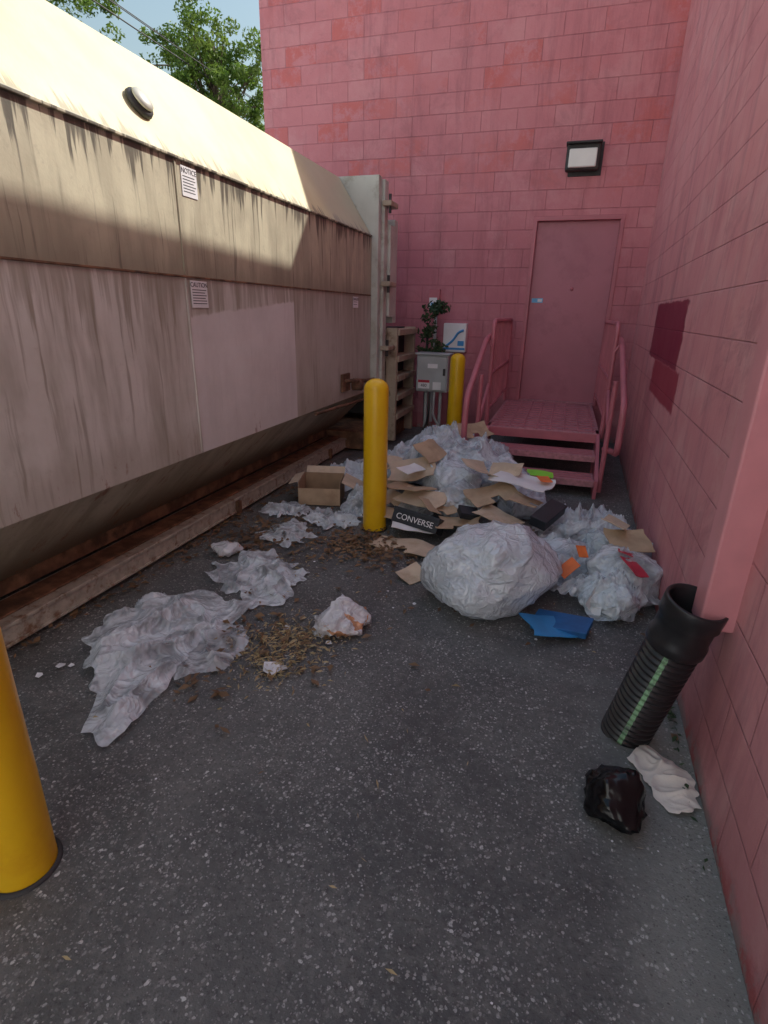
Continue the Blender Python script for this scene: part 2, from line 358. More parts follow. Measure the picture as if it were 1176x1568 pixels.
# ---------------------------------------------------------------- stairs
st=empty('entry_stairs')
SX0,SX1=-.64,.42; SY=5.45
box('platform',SX0,SX1,SY,YB-.022,.425,.46,M['stair'],st,.006)
for i in range(13):
    y=SY+.06+i*.14; box('grip_rib',SX0+.03,SX1-.03,y,y+.02,.46,.467,M['pinkmetal'],st,.003)
for i in range(8):
    x=SX0+.08+i*.13; box('grip_rib_long',x,x+.018,SY+.02,YB-.04,.46,.4655,M['pinkmetal'],st,.003)
box('platform_fascia',SX0,SX1,SY-.012,SY+.01,.37,.452,M['pinkmetal'],st,.004)
for k,(z,y0) in enumerate(((.305,5.17),(.15,4.89))):
    box('tread',SX0+.03,SX1-.03,y0,y0+.27,z-.03,z,M['stair'],st,.005)
    box('tread_nosing',SX0+.03,SX1-.03,y0-.012,y0+.012,z-.055,z+.003,M['stair'],st,.004)
    for i in range(4): box('tread_rib',SX0+.05,SX1-.05,y0+.04+i*.06,y0+.055+i*.06,z,z+.006,M['pinkmetal'],st,.002)
for x in (SX0,SX1-.03):
    mk('stringer',[(x,4.85,0),(x,5.02,0),(x,5.62,.32),(x,5.62,.46),(x,5.45,.46),(x,4.85,.16),
                   (x+.03,4.85,0),(x+.03,5.02,0),(x+.03,5.62,.32),(x+.03,5.62,.46),(x+.03,5.45,.46),(x+.03,4.85,.16)],
       [(0,1,2,3,4,5),(11,10,9,8,7,6),(0,6,7,1),(1,7,8,2),(2,8,9,3),(3,9,10,4),(4,10,11,5),(5,11,6,0)],M['pinkmetal'],st)
    for y in (5.5,7.2): box('leg',x,x+.03,y,y+.05,0,.42,M['pinkmetal'],st)
for x,s in ((SX0-.02,-1),(SX1+.02,1)):
    r=.021
    tube('guard_top',[(x,YB-.08,.46),(x,YB-.08,1.44),(x,5.55,1.44),(x,5.55,.40)],r,M['pinkmetal'],st,.09)
    tube('guard_mid',[(x,YB-.08,.95),(x,5.55,.95)],r*.8,M['pinkmetal'],st)
    tube('guard_low',[(x,YB-.08,.60),(x,5.55,.60)],r*.7,M['pinkmetal'],st)
    for i in range(11):
        y=5.68+i*.14; tube('baluster',[(x,y,.60),(x,y,1.42)],.008,M['pinkmetal'],st,0,6)
    xo=x+s*.05
    tube('handrail',[(xo,5.75,1.30),(xo,5.45,1.27),(xo,4.52,.86),(xo,4.48,.50),(xo,4.9,.42),(x,5.0,.42)],r*1.2,M['pinkmetal'],st,.1)
    tube('stair_post',[(x,4.92,.05),(x,4.92,1.0)],r,M['pinkmetal'],st)
    tube('bracket',[(x,5.5,1.2),(xo,5.5,1.29)],.012,M['pinkmetal'],st)
    tube('stair_mid_rail',[(x,5.5,.85),(x,4.92,.56)],r*.8,M['pinkmetal'],st)

# ---------------------------------------------------------------- downspout + drain pipe
ds=empty('downspout')
box('channel',.522,.640,1.76,1.875,.56,HB-.3,M['pinkds'],ds,.008)
for z in (1.9,3.6,5.2): box('strap',.517,.64,1.755,1.88,z,z+.04,M['pinkds'],ds,.003)
dp=empty('corrugated_drain_pipe')
p0=Vector((.405,1.89,.0)); p1=Vector((.520,1.80,.66)); ax=(p1-p0).normalized(); L=(p1-p0).length
M4=Matrix.Translation(p0)@ax.to_track_quat('Z','Y').to_matrix().to_4x4()
prof=[]; nr=19; Lc=L-.2
for i in range(nr*8+1):
    t=i/(nr*8); ph=(t*nr)%1
    rr=.088 if .15<ph<.62 else .074
    if ph<=.15: rr=.074+.014*(ph/.15)
    elif .62<=ph<.75: rr=.088-.014*((ph-.62)/.13)
    prof.append((rr,-.02+t*(Lc+.02)))
q=M4.to_3x3().inverted()@Vector((-.35,-1,.1)); ang=math.atan2(q.y,q.x)%(2*math.pi); si=int(ang/(2*math.pi)*96)
lathe('corrugated_body',prof,None,dp,96,M4,[M['black'],M['greenstripe']],{(si+k)%96 for k in (-1,0,1)})
lathe('coupler',[(.074,Lc-.02),(.090,Lc-.02),(.096,Lc-.01),(.096,Lc+.02),(.090,Lc+.03),(.090,Lc+.10),(.098,Lc+.11),(.098,L-.03),(.095,L-.025),(.088,L-.025),(.084,L-.04),(.080,Lc)],M['black'],dp,64,M4)

# ---------------------------------------------------------------- bollards
def bollard(loc,h,r=.084,name='yellow_bollard'):
    e=empty(name,loc)
    prof=[(r,-.01),(r*1.01,.3*h),(r,.6*h),(r,h-.07)]
    for k in range(1,9):
        a=k/8*math.pi/2; prof.append((r*math.cos(a)+.0001,h-.07+.07*math.sin(a)))
    lathe('post',prof,M['yellow'],e,48)
    lathe('base_ring',[(r+.014,.0),(r+.012,.005),(r+.002,.008)],M['dark'],e,48)
bollard((-1.17,3.54,0),1.08); bollard((-1.285,.755,0),1.06); bollard((-1.12,6.29,0),1.08)

# ---------------------------------------------------------------- trash compactor
tc=empty('trash_compactor')
prof=[(-2.42,.26),(-2.0,.68),(-2.0,1.66),(-2.0,2.22),(-2.35,2.75),(-3.95,2.75),(-4.3,2.22),(-4.3,.68),(-3.9,.26)]
ys=[-3.0,5.82]
V=[(x,y,z) for y in ys for x,z in prof]; n=len(prof)
F=[(i,(i+1)%n,n+(i+1)%n,n+i)[::-1] for i in range(n)]+[tuple(range(n)),tuple(range(2*n-1,n-1,-1))]
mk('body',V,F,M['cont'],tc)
box('seam_lip',-2.01,-1.99,-3,5.8,1.652,1.662,M['rust'],tc,.002)
box('drip_lip',-2.02,-1.982,-3,5.8,2.208,2.222,M['cont'],tc,.003)
for y in (-.2,2.72): 
    box('panel_weld',-2.0,-1.994,y,y+.012,.69,1.65,M['cont'],tc); box('panel_weld',-2.0,-1.994,y,y+.012,1.67,2.2,M['cont'],tc)
box('support_beam_web',-2.46,-2.255,-3,5.7,.036,.139,M['rust'],tc,.004)
box('support_beam_top_flange',-2.47,-2.235,-3,5.7,.122,.142,M['rail'],tc,.004)
box('support_beam_bottom_flange',-2.47,-2.235,-3,5.7,.03,.046,M['rail'],tc,.004)
box('support_beam_side',-2.258,-2.246,-3,5.7,.047,.121,M['rail'],tc)
box('beam_top_debris',-2.44,-2.30,-3,5.68,.142,.156,M['rust'],tc,.006)
box('support_beam_far',-4.0,-3.8,-3,5.7,.03,.26,M['rail'],tc)
for y in (-1,1.3,3.4,5.2): box('beam_foot',-2.245,-2.215,y,y+.05,.02,.12,M['rust'],tc,.006)
box('undercarriage',-3.8,-2.48,-3,5.7,.15,.27,M['rust'],tc)
VM=Matrix.Translation((-2.13,2.66,2.42))@Matrix.Rotation(R(57),4,'Y')
lathe('vent_cap',[(0,.035),(.05,.035),(.07,.028),(.075,.01),(.05,.0),(.05,-.02)],M['dark'],tc,24,VM)
lathe('vent_cap_upper',[(0,.06),(.035,.06),(.055,.05),(.058,.04),(.03,.035)],M['steel'],tc,24,VM)
box('end_flange',-4.4,-1.93,5.83,5.93,.72,2.76,M['steel'],tc,.008)
box('end_flange_rib',-1.99,-1.90,5.935,6.05,.75,2.74,M['steel'],tc,.006)
box('breaker_housing',-4.2,-1.90,6.30,6.42,1.38,2.43,M['steel'],tc,.008)
box('breaker_rib',-1.97,-1.87,6.06,6.29,1.45,2.35,M['steel'],tc,.006)
for z in (2.5,1.75,1.1): 
    box('latch',-1.92,-1.82,5.9,6.15,z,z+.05,M['tan'],tc,.01); tube('latch_pin',[(-1.85,5.95,z-.06),(-1.85,5.95,z+.11)],.015,M['dark'],tc)
box('charge_box',-4.2,-1.95,6.42,7.0,.3,1.33,M['dark'],tc)
for z in (.30,.52,.74,.96,1.25): box('frame_bar',-1.95,-1.78,6.2,6.98,z,z+.065,M['tan'],tc,.006)
for y in (6.16,6.93): box('frame_post',-1.93,-1.80,y,y+.06,.05,1.33,M['tan'],tc,.006)
box('ground_skid',-4.0,-1.9,5.7,7.0,.02,.22,M['rust'],tc,.01)
tube('hook_bar',[(-1.985,5.0,.86),(-1.93,5.1,.86),(-1.93,5.5,.82),(-1.95,5.8,.80)],.02,M['rust'],tc,.04)
box('hook_plate',-1.998,-1.975,4.95,5.15,.76,.93,M['rust'],tc,.005)
lathe('hook_roller',[(0,.05),(.06,.05),(.06,-.05),(0,-.05)],M['rust'],tc,20,Matrix.Translation((-1.96,5.3,.80))@Matrix.Rotation(R(90),4,'Y'))
tube('tie_rod',[(-1.97,4.3,.66),(-2.0,5.8,.6)],.014,M['rust'],tc)
def sign(x,y0,y1,z0,z1,title,lines):
    box('sign_plate',x,x+.003,y0,y1,z0,z1,M['white'],tc)
    w=y1-y0
    text('sign_title',title,min(w/ (len(title)*.62),.05),(x+.0035,(y0+y1)/2,z1-.022),(R(90),0,R(90)),M['shoebox'],tc)
    for i in range(lines):
        z=z1-.045-i*(z1-z0-.055)/max(1,lines); 
        if z>z0+.005: box('sign_text_line',x+.003,x+.0036,y0+.01,y1-.01-random.random()*.03,z-.004,z,M['shoebox'],tc)
sign(-1.999,2.77,2.90,2.05,2.19,'NOTICE',6)
sign(-1.997,2.76,2.91,1.50,1.64,'CAUTION',6)
sign(-1.997,5.28,5.42,1.53,1.63,'DANGER',2)

# ---------------------------------------------------------------- electrical gear
eb=empty('electrical_box')
box('cabinet',-1.66,-1.28,6.55,6.75,.60,1.03,M['elec'],eb,.01)
box('cabinet_door',-1.645,-1.295,6.535,6.55,.62,1.01,M['elec'],eb,.005)
box('hood',-1.68,-1.26,6.52,6.77,1.03,1.05,M['elec'],eb,.006)
box('handle',-1.33,-1.305,6.51,6.535,.8,.88,M['dark'],eb,.004)
box('warning_label',-1.63,-1.49,6.530,6.534,.64,.74,M['white'],eb)
box('warning_header',-1.63,-1.49,6.528,6.5300,.71,.74,M['red'],eb)
box('info_label',-1.45,-1.35,6.530,6.534,.63,.72,M['white'],eb)
box('tag',-1.52,-1.40,6.530,6.534,.88,.93,M['white'],eb)
text('label_text','480',.05,(-1.56,6.528,.675),(R(90),0,0),M['shoebox'],eb)
for x in (-1.56,-1.38): tube('leg',[(x,6.68,0),(x,6.68,.62)],.02,M['elec'],eb)
tube('conduit',[(-1.44,6.6,.62),(-1.44,6.58,.3),(-1.30,6.6,.1),(-1.25,6.7,.0)],.014,M['elec'],eb,.08)
tube('conduit',[(-1.50,6.6,.62),(-1.50,6.58,.25),(-1.60,6.6,.02)],.014,M['dark'],eb,.08)
wb=empty('wall_control_box')
box('box',-1.49,-1.20,YB-.14,YB-.001,1.03,1.38,M['white'],wb,.01)
tube('swoosh',[(-1.45,YB-.142,1.10),(-1.36,YB-.142,1.17),(-1.30,YB-.142,1.27),(-1.23,YB-.142,1.30)],.014,M['blue'],wb,.06)
box('blue_band',-1.485,-1.205,YB-.1425,YB-.1395,1.06,1.085,M['blue'],wb)
box('blue_dot',-1.30,-1.22,YB-.1427,YB-.1395,1.11,1.17,M['blue'],wb,.001)
cp=empty('conduit_panel')
box('back_board',-1.72,-1.58,YB-.06,YB-.001,1.48,1.78,M['pinkmetal'],cp,.005)
box('white_notice',-1.71,-1.61,YB-.066,YB-.061,1.53,1.68,M['white'],cp)
box('notice_print',-1.69,-1.63,YB-.068,YB-.0665,1.56,1.62,M['cyan'],cp)
tube('riser',[(-1.62,YB-.04,1.5),(-1.62,YB-.04,.1)],.02,M['elec'],cp)
tube('riser',[(-1.72,YB-.03,1.3),(-1.72,YB-.03,.1)],.016,M['dark'],cp)

# ---------------------------------------------------------------- vegetation
def leafcloud(name,centers,nper,size,mat,parent,flat=.0):
    V=[];F=[]
    for (c,rr) in centers:
        for i in range(nper):
            while True:
                d=Vector((random.uniform(-1,1),random.uniform(-1,1),random.uniform(-1,1)))
                if d.length<=1: break
            p=Vector(c)+Vector((d.x*rr,d.y*rr,d.z*rr*.8))
            q=Vector((random.gauss(0,1),random.gauss(0,1),random.gauss(0,1)+.5)).normalized()
            t=q.orthogonal().normalized(); t.rotate(Matrix.Rotation(random.random()*6.28,3,q)); s=q.cross(t)
            L=size*random.uniform(.6,1.3); W=L*.45
            b=len(V); V+=[p-t*L*.5,p+s*W*.5+q*L*.06,p+t*L*.5,p-s*W*.5+q*L*.06]; F.append((b,b+1,b+2,b+3))
    return mk(name,V,F,mat,parent)
def tree(name,base,H,cc,rad,ncl,nper,leaf):
    e=empty(name,base); base=Vector(base); cc=Vector(cc)
    rel=cc-base
    tube('trunk',[(0,0,-.05),(0.1,.05,rel.z*.5),(rel.x,rel.y,rel.z+rad[2]*.5)],.12,M['bark'],e,.5)
    cs=[]
    while len(cs)<ncl:
        d=Vector((random.uniform(-1,1),random.uniform(-1,1),random.uniform(-1,1)))
        if not .15<d.length<=1: continue
        f=.82+.5*noise.noise(d*1.7+cc)
        p=rel+Vector((d.x*rad[0]*f,d.y*rad[1]*f,d.z*rad[2]*f))
        cs.append((p,random.uniform(.2,.42)*rad[0]*.42)); 
    for i in range(0,ncl,4):
        a=rel+Vector((0,0,random.uniform(-.8,.4)*rad[2])); tube('limb',[a,(a+cs[i][0])*.5+Vector((0,0,-.1)),cs[i][0]],.018,M['bark'],e,0,4)
    leafcloud('crown',cs,nper,leaf,M['leafg'],e)
tree('deciduous_tree',(-10.3,16,0),9,(-10.2,16,7.0),(2.0,1.9,2.6),220,110,.12)
tree('deciduous_tree',(-14.2,14,0),11,(-14.2,14,9.7),(2.6,2.4,2.3),180,110,.13)
tree('deciduous_tree',(-12.5,19,0),8,(-12.9,19,5.0),(2.2,2.4,2.0),120,110,.15)
pl=empty('power_lines')
for k,(x,z) in enumerate(((-10.0,7.3),(-9.5,7.2),(-10.6,7.9))):
    pts=[(x,y,z+.00035*(y-20)**2) for y in range(-15,61,5)]
    tube('wire',pts,.010 if k else .015,M['dark'],pl,0,4)
for y in (-15,60): tube('pole',[(-10,y,0),(-10,y,8.6)],.15,M['bark'],pl); 
for y in (-15,60): box('crossarm',-11,-9,y-.06,y+.06,7.5,7.65,M['bark'],pl)
pt=empty('leafy_plant',(-1.56,6.85,0))
tube('stem',[(0,0,0),(0,0,1.2)],.01,M['bark'],pt)
leafcloud('leaves',[((random.uniform(-.12,.14),random.uniform(-.06,.06),random.uniform(1.0,1.6)),.08) for _ in range(26)],22,.07,M['leafp'],pt)

# ---------------------------------------------------------------- litter
def hp(x,y):
    h=0
    for cx,cy,a,s in ((-1.0,4.55,.20,.38),(-.6,4.45,.20,.36),(-.35,3.95,.14,.35),(.1,3.6,.10,.35),(.45,3.4,.1,.3),(-.9,3.95,.10,.3)):
        h+=a*math.exp(-((x-cx)**2+(y-cy)**2)/(2*s*s))
    return h
def sr(p,k=3):
    t=1-min(1,abs(noise.noise(p))*k); return t*t
def bag(name,loc,rad,seed,mat,pts=30,wrk=.05,cuts=6,rot=0,smooth=4,parent=None,ears=0):
    rr=random.Random(seed); o=Vector((seed*3.7,seed*1.3,seed*2.1))
    bm=bmesh.new()
    for i in range(pts):
        zz=1-2*(i+.5)/pts; a=i*2.39996+rr.uniform(-.45,.45); s=math.sqrt(1-zz*zz)
        n=Vector((s*math.cos(a),s*math.sin(a),zz)); f=rr.uniform(.86,1.08)+.22*noise.noise(n*1.3+o)
        p=n*f; p.z=max(p.z,-.62)
        bm.verts.new((p.x*rad[0],p.y*rad[1],(p.z+.62)*rad[2]/1.6))
    for k in range(ears):
        a=rr.uniform(0,6.28); d=rr.uniform(.15,.5)
        bm.verts.new((math.cos(a)*rad[0]*d,math.sin(a)*rad[1]*d,rad[2]*rr.uniform(1.25,1.5)))
    res=bmesh.ops.convex_hull(bm,input=bm.verts[:],use_existing_faces=False)
    bmesh.ops.delete(bm,geom=list({g for g in res['geom_interior'] if isinstance(g,bmesh.types.BMVert)}),context='VERTS')
    bmesh.ops.subdivide_edges(bm,edges=bm.edges[:],cuts=cuts,use_grid_fill=True)
    bmesh.ops.triangulate(bm,faces=bm.faces[:])
    for _ in range(smooth): bmesh.ops.smooth_vert(bm,verts=bm.verts[:],factor=.5,use_axis_x=True,use_axis_y=True,use_axis_z=True)
    bm.normal_update()
    R0=(rad[0]+rad[1])/2
    for v in bm.verts:
        p=v.co/R0; w=Vector(noise.noise_vector(p*1.2+o))
        q=p+w*.4
        h=sr(Vector((q.x*1.6,q.y*1.6,q.z*.8))+o,4)*1.0+sr(q*3.2+o*2,4)*.45-.8*abs(noise.noise(q*1.1+o*3))
        v.co+=v.normal*(h*wrk*R0)
        if v.co.z<.002: v.co.z=.002
    ob=frombm(name,bm,mat,parent,True)
    ob.location=loc; ob.rotation_euler=(0,0,rot)
    return ob
def sheet(name,pts,z,amp,mat,seed,fs=3,nr=40,na=140,zf=None,parent=None,wob=.04,ang=0,jag=.22):
    cx=sum(p[0] for p in pts)/len(pts); cy=sum(p[1] for p in pts)/len(pts)
    def rad(a):
        dx,dy=math.cos(a),math.sin(a); best=0
        for i in range(len(pts)):
            x1,y1=pts[i][0]-cx,pts[i][1]-cy; x2,y2=pts[(i+1)%len(pts)][0]-cx,pts[(i+1)%len(pts)][1]-cy
            ex,ey=x2-x1,y2-y1; den=dx*ey-dy*ex
            if abs(den)<1e-9: continue
            t=(x1*ey-y1*ex)/den; u=(x1*dy-y1*dx)/den
            if t>0 and -1e-6<=u<=1+1e-6: best=max(best,t)
        return best
    V=[];F=[]; o=Vector((seed*5.1,seed*2.3,seed))
    rs=[rad(2*math.pi*i/na) for i in range(na)]
    ca,sa=math.cos(ang),math.sin(ang)
    for j in range(nr+1):
        t=j/nr
        for i in range(na):
            a=2*math.pi*i/na; e=Vector((math.cos(a),math.sin(a),0))
            r=rs[i]*t*(1+jag*t*(noise.noise(e*3+o)+.35*noise.noise(e*8+o)))
            x=cx+r*math.cos(a); y=cy+r*math.sin(a)
            p=Vector((x,y,0)); w=Vector(noise.noise_vector(p*2+o))
            x+=w.x*wob; y+=w.y*wob
            q=Vector(((x*ca+y*sa)*1.0,(-x*sa+y*ca)*2.2,0))+w*.25
            h=.45*(noise.noise(q*fs*.4+o)+.5)+sr(q*fs*.55+o*2,3)*.55+sr((p+w*.25)*fs*1.3+o,3.5)*.3+sr((p+w*.1)*fs*3+o,3.5)*.08
            fall=1-t**4*.6
            zz=z+.004+amp*h*fall
            if zf: zz+=zf(x,y)
            V.append((x,y,zz))
    for j in range(nr):
        for i in range(na):
            F.append((j*na+i,j*na+(i+1)%na,(j+1)*na+(i+1)%na,(j+1)*na+i))
    return mk(name,V,F,mat,parent,True)

sheet('plastic_sheet',[(-1.98,2.10),(-1.80,2.25),(-1.62,2.24),(-1.43,2.26),(-1.45,2.04),(-1.47,1.82),(-1.42,1.6),(-1.38,1.42),(-1.40,1.20),(-1.52,1.18),(-1.62,1.38),(-1.83,1.50),(-2.02,1.75)],0,.095,M['film2'],1,4,70,240,ang=1.2,jag=.18)
sheet('plastic_sheet',[(-1.55,2.05),(-1.3,2.02),(-1.22,1.85),(-1.26,1.68),(-1.40,1.58),(-1.52,1.68)],.0,.06,M['film4'],2,6,50,160)
sheet('plastic_film_piece',[(-1.85,2.48),(-1.84,2.80),(-1.65,2.92),(-1.5,2.80),(-1.31,2.64),(-1.28,2.44),(-1.39,2.24),(-1.6,2.30),(-1.76,2.40)],0,.07,M['film2'],3,6,50,180,jag=.4)
sheet('plastic_film_piece',[(-1.82,3.0),(-1.9,3.3),(-1.65,3.42),(-1.5,3.2),(-1.6,3.0)],0,.08,M['film'],4,7,36,120,jag=.5)
sheet('plastic_film_piece',[(-2.12,3.5),(-2.0,3.8),(-1.8,3.75),(-1.72,3.55),(-1.9,3.45)],0,.09,M['film2'],5,6,36,120,jag=.5)
sheet('plastic_film_piece',[(-1.7,3.45),(-1.65,3.75),(-1.35,3.8),(-1.3,3.55),(-1.5,3.4)],0,.10,M['film2'],6,6,36,120,jag=.5)
sheet('plastic_film_piece',[(-2.1,4.3),(-2.0,5.0),(-1.4,5.0),(-1.3,4.5),(-1.6,4.2)],.0,.20,M['film2'],7,4,40,140,jag=.4)
sheet('plastic_film_piece',[(-1.5,3.7),(-1.6,4.3),(-1.3,4.5),(-1.15,4.0),(-1.25,3.65)],.0,.20,M['film2'],8,5,40,140,jag=.4)
bag('crumpled_wrapper',(-1.92,2.78,0),(.11,.09,.09),11,M['film3'],14,.12,6,0,2)
bag('grocery_bag',(-.90,2.20,0),(.155,.125,.12),12,M['film3'],16,.16,8,.7,3,None,2)
bag('clear_trash_bag',(-.21,2.76,0),(.43,.37,.46),21,M['bigfilm'],26,.06,10,.3,9)
def contents(name,c,rad,n,cols,sz=.12):
    V=[];F=[];fm=[]
    for i in range(n):
        d=Vector((random.gauss(0,.4),random.gauss(0,.4),random.uniform(.1,.8)))
        p=Vector(c)+Vector((max(-.7,min(.7,d.x))*rad[0],max(-.7,min(.7,d.y))*rad[1],d.z*rad[2]))
        q=Vector((random.gauss(0,1),random.gauss(0,1),random.gauss(0,1))).normalized(); t=q.orthogonal().normalized(); s=q.cross(t)
        L=sz*random.uniform(.5,1.2);W=L*random.uniform(.4,.9)
        b=len(V); V+=[p-t*L-s*W,p+t*L-s*W,p+t*L+s*W+q*L*.3,p-t*L+s*W+q*L*.2]; 
        V=V[:b]+[Vector((v.x,v.y,max(.01,v.z))) for v in V[b:]]
        F.append((b,b+1,b+2)); F.append((b,b+2,b+3)); k=random.randrange(len(cols)); fm+= [k,k]
    return mk(name,V,F,None,None,False,cols,fm)
contents('bagged_paper',(-.21,2.76,0),(.30,.26,.28),34,[M['paper'],M['paper'],M['white'],M['white'],M['card2'],M['cyan']],.09)
bl=[(-1.05,4.75,.04,.36,.32,.42,'film2'),(-.95,4.55,.18,.27,.24,.34,'bigfilm'),(-.60,4.70,.10,.32,.28,.38,'film2'),(-.42,4.45,.04,.34,.28,.38,'film2'),(-.72,4.10,.10,.27,.24,.34,'bigfilm'),
    (-.62,3.84,.08,.20,.18,.25,'film2'),(-.85,5.1,.05,.32,.3,.42,'film2'),(-1.35,4.85,0,.28,.26,.28,'film2'),(-.18,4.25,.0,.26,.22,.28,'film2'),
    (.12,3.25,.0,.26,.25,.20,'film2'),(.47,3.05,.0,.19,.24,.30,'film2'),(.50,3.45,.02,.17,.22,.24,'bigfilm'),(.40,2.83,0,.17,.13,.18,'bigfilm'),(-.95,3.8,.02,.20,.16,.16,'film2')]
for i,(x,y,z,a,b_,c,mt) in enumerate(bl):
    bag('clear_trash_bag',(x,y,z),(a,b_,c),31+i,M[mt],20,.14,7,random.random()*6,3)
    contents('bagged_paper',(x,y,z),(a*.7,b_*.7,c*.65),10,[M['paper'],M['paper'],M['card2'],M['white']],.07)
sheet('plastic_film_piece',[(-.02,3.5),(-.05,4.1),(.2,4.25),(.62,4.1),(.66,3.6),(.4,3.3),(.1,3.3)],.0,.24,M['film2'],13,4,50,180,jag=.3)
sheet('plastic_film_piece',[(.0,3.0),(-.02,3.4),(.3,3.6),(.62,3.4),(.64,2.95),(.5,2.72),(.25,2.75)],.0,.26,M['film2'],14,4,50,180,jag=.3)
sheet('plastic_film_piece',[(-1.4,4.4),(-1.3,5.0),(-.8,5.2),(-.3,4.9),(-.1,4.4),(-.5,4.1),(-1,4.1)],.02,.24,M['film'],15,3.5,50,180,hp,jag=.3)
def card(name,x,y,w,l,mat,rz,tx=0,ty=0,dz=0,fold=None,notch=True,zabs=None):
    z=(hp(x,y) if zabs is None else zabs)+.02+dz
    nx,ny=10,6; V=[];F=[]; fa=fold if fold is not None else random.uniform(.0,.6)
    fx=random.uniform(-.2,.25)*w; sd=random.random()*50
    for j in range(ny+1):
        for i in range(nx+1):
            u=-w/2+w*i/nx; v=-l/2+l*j/ny
            if i in (0,nx): u+=noise.noise(Vector((sd,v*9,0)))*w*.12
            if j in (0,ny): v+=noise.noise(Vector((u*9,sd,0)))*l*.12
            zz=.04*noise.noise(Vector((u*4,v*4,sd)))
            if u>fx: zz+=(u-fx)*math.tan(fa*.7); u=fx+(u-fx)*math.cos(fa*.7)
            V.append((u,v,zz))
    for j in range(ny):
        for i in range(nx):
            if notch and j in(0,1) and i in (4,5): continue
            a=j*(nx+1)+i; F.append((a,a+1,a+nx+2,a+nx+1))
    o=mk(name,V,F,mat); o.location=(x,y,z); o.rotation_euler=(tx,ty,rz)
    s=o.modifiers.new('thickness','SOLIDIFY'); s.thickness=.005
    return o
cl=[(-1.12,4.22,.34,.22,1,.4,.25,.1,.06),(-1.20,4.0,.26,.2,0,1.9,.1,.2,.03),(-1.02,4.02,.36,.24,1,.2,.35,-.1,.08),(-.98,3.78,.34,.22,0,2.6,.15,.1,.10),(-1.15,3.75,.24,.18,1,.9,.1,-.2,.03),
    (-.86,3.68,.36,.2,1,-.3,.3,.1,.08),(-.72,3.60,.26,.2,0,.8,.2,.3,.06),(-.90,4.16,.26,.2,0,1.2,.5,.1,.12),(-.36,3.72,.34,.24,0,.6,.2,-.2,.09),(-.48,3.9,.3,.2,1,2.2,.25,.15,.14),
    (-.28,3.52,.28,.2,1,-.5,.1,.2,.06),(-.55,3.5,.30,.18,0,.15,.15,-.1,.03),(-.12,3.66,.26,.18,0,1.4,.2,.2,.10),(-1.05,3.60,.2,.14,0,.3,.1,.1,.02),(-.3,4.0,.24,.16,1,-.2,.3,0,.14),(-1.28,4.35,.28,.18,0,.9,.15,.1,.05)]
for x,y,w_,l_,p_,rz,tx,ty,dz in cl: card('flattened_cardboard',x,y,w_,l_,M['card2' if p_ else 'card'],rz,tx,ty,dz,None,(x*10)%2<1)
card('flattened_cardboard',-.87,3.26,.46,.20,M['card2'],-.2,0,0,0,.05,True,0)
card('flattened_cardboard',-.70,2.86,.16,.14,M['card2'],.9,.1,0,0,.3,False,0)
card('flattened_cardboard',-.66,4.70,.28,.22,M['card'],.6,.3,.1,.22,.5,True)
card('flattened_cardboard',.50,3.22,.24,.2,M['card'],.3,.35,.1,.14,.3,False)
card('flattened_cardboard',.42,3.32,.2,.14,M['card2'],1.3,.25,.3,.16,.3,False)
card('white_card_panel',-.16,3.85,.42,.28,M['white'],-.35,.12,.05,.16,.1,False)
card('white_card_panel',-.85,3.45,.30,.12,M['white'],.1,.1,.0,.02,.1,False)
card('white_card_panel',-1.0,3.9,.2,.12,M['white'],1.1,.3,.0,.16,.1,False)
card('orange_card',-.02,3.85,.08,.10,M['orange'],.4,.2,.3,.21,.2,False)
card('orange_card',.17,2.93,.07,.12,M['orange'],-.6,.7,.4,.08,.3,False,.08)
card('orange_card',.24,3.05,.06,.07,M['orange'],.6,.6,.2,.14,.3,False,.08)
card('lime_card',-.07,4.70,.22,.10,M['green'],-.1,.15,0,.10,.05,False,.1)
card('pink_wrapper',-1.35,5.35,.2,.14,M['red'],.3,.2,.1,.0,.3,False,.1)
ob=empty('open_cardboard_box',(-1.78,3.98,0)); ob.rotation_euler=(0,0,.25)
box('side_front',-.17,.17,-.15,-.145,.01,.15,M['card'],ob); box('side_back',-.17,.17,.145,.15,.01,.20,M['cardin'],ob)
box('side_left',-.17,-.165,-.144,.144,.01,.20,M['cardin'],ob); box('side_right',.165,.17,-.144,.144,.01,.20,M['cardin'],ob)
box('bottom',-.164,.164,-.144,.144,.008,.013,M['cardin'],ob)
box('flap_right',.17,.40,-.13,.15,.15,.155,M['card2'],ob,0,0,(0,.45,0)); box('flap_left',-.25,-.17,-.14,.14,.19,.195,M['card2'],ob,0,0,(0,-.3,0))
box('flap_back',-.165,.165,.155,.25,.20,.205,M['card2'],ob,0,0,(.7,0,0))
def shoebox(name,loc,rz,tx,ty,mat,word=None,size=(.34,.2,.11)):
    e=empty(name,loc); e.rotation_euler=(tx,ty,rz); w,l,h=size
    box('tray',-w/2+.004,w/2-.004,-l/2+.004,l/2-.004,0,h*.8,mat,e,.003); box('lid',-w/2,w/2,-l/2,l/2,h*.72,h,mat,e,.004)
    if word: text('lid_lettering',word,.058,(0,-l/2-.002,h*.42),(R(90),0,0),M['white'],e)
shoebox('black_shoebox',(-.84,3.48,.07),-.22,-.45,.08,M['shoebox'],'CONVERSE',(.36,.14,.11))
shoebox('black_shoebox',(.03,3.58,.22),1.15,.2,-.15,M['shoebox'],None,(.30,.12,.07))
shoebox('black_shoebox',(-.50,3.56,.18),.5,.3,.2,M['shoebox'],None,(.14,.1,.05))
shoebox('blue_shoebox',(.16,2.56,.02),-.25,.0,-.12,M['bluebox'],None,(.28,.17,.035))
card('blue_card',.10,2.50,.24,.18,M['blue'],.4,.1,.05,.015,.2,False,.01)
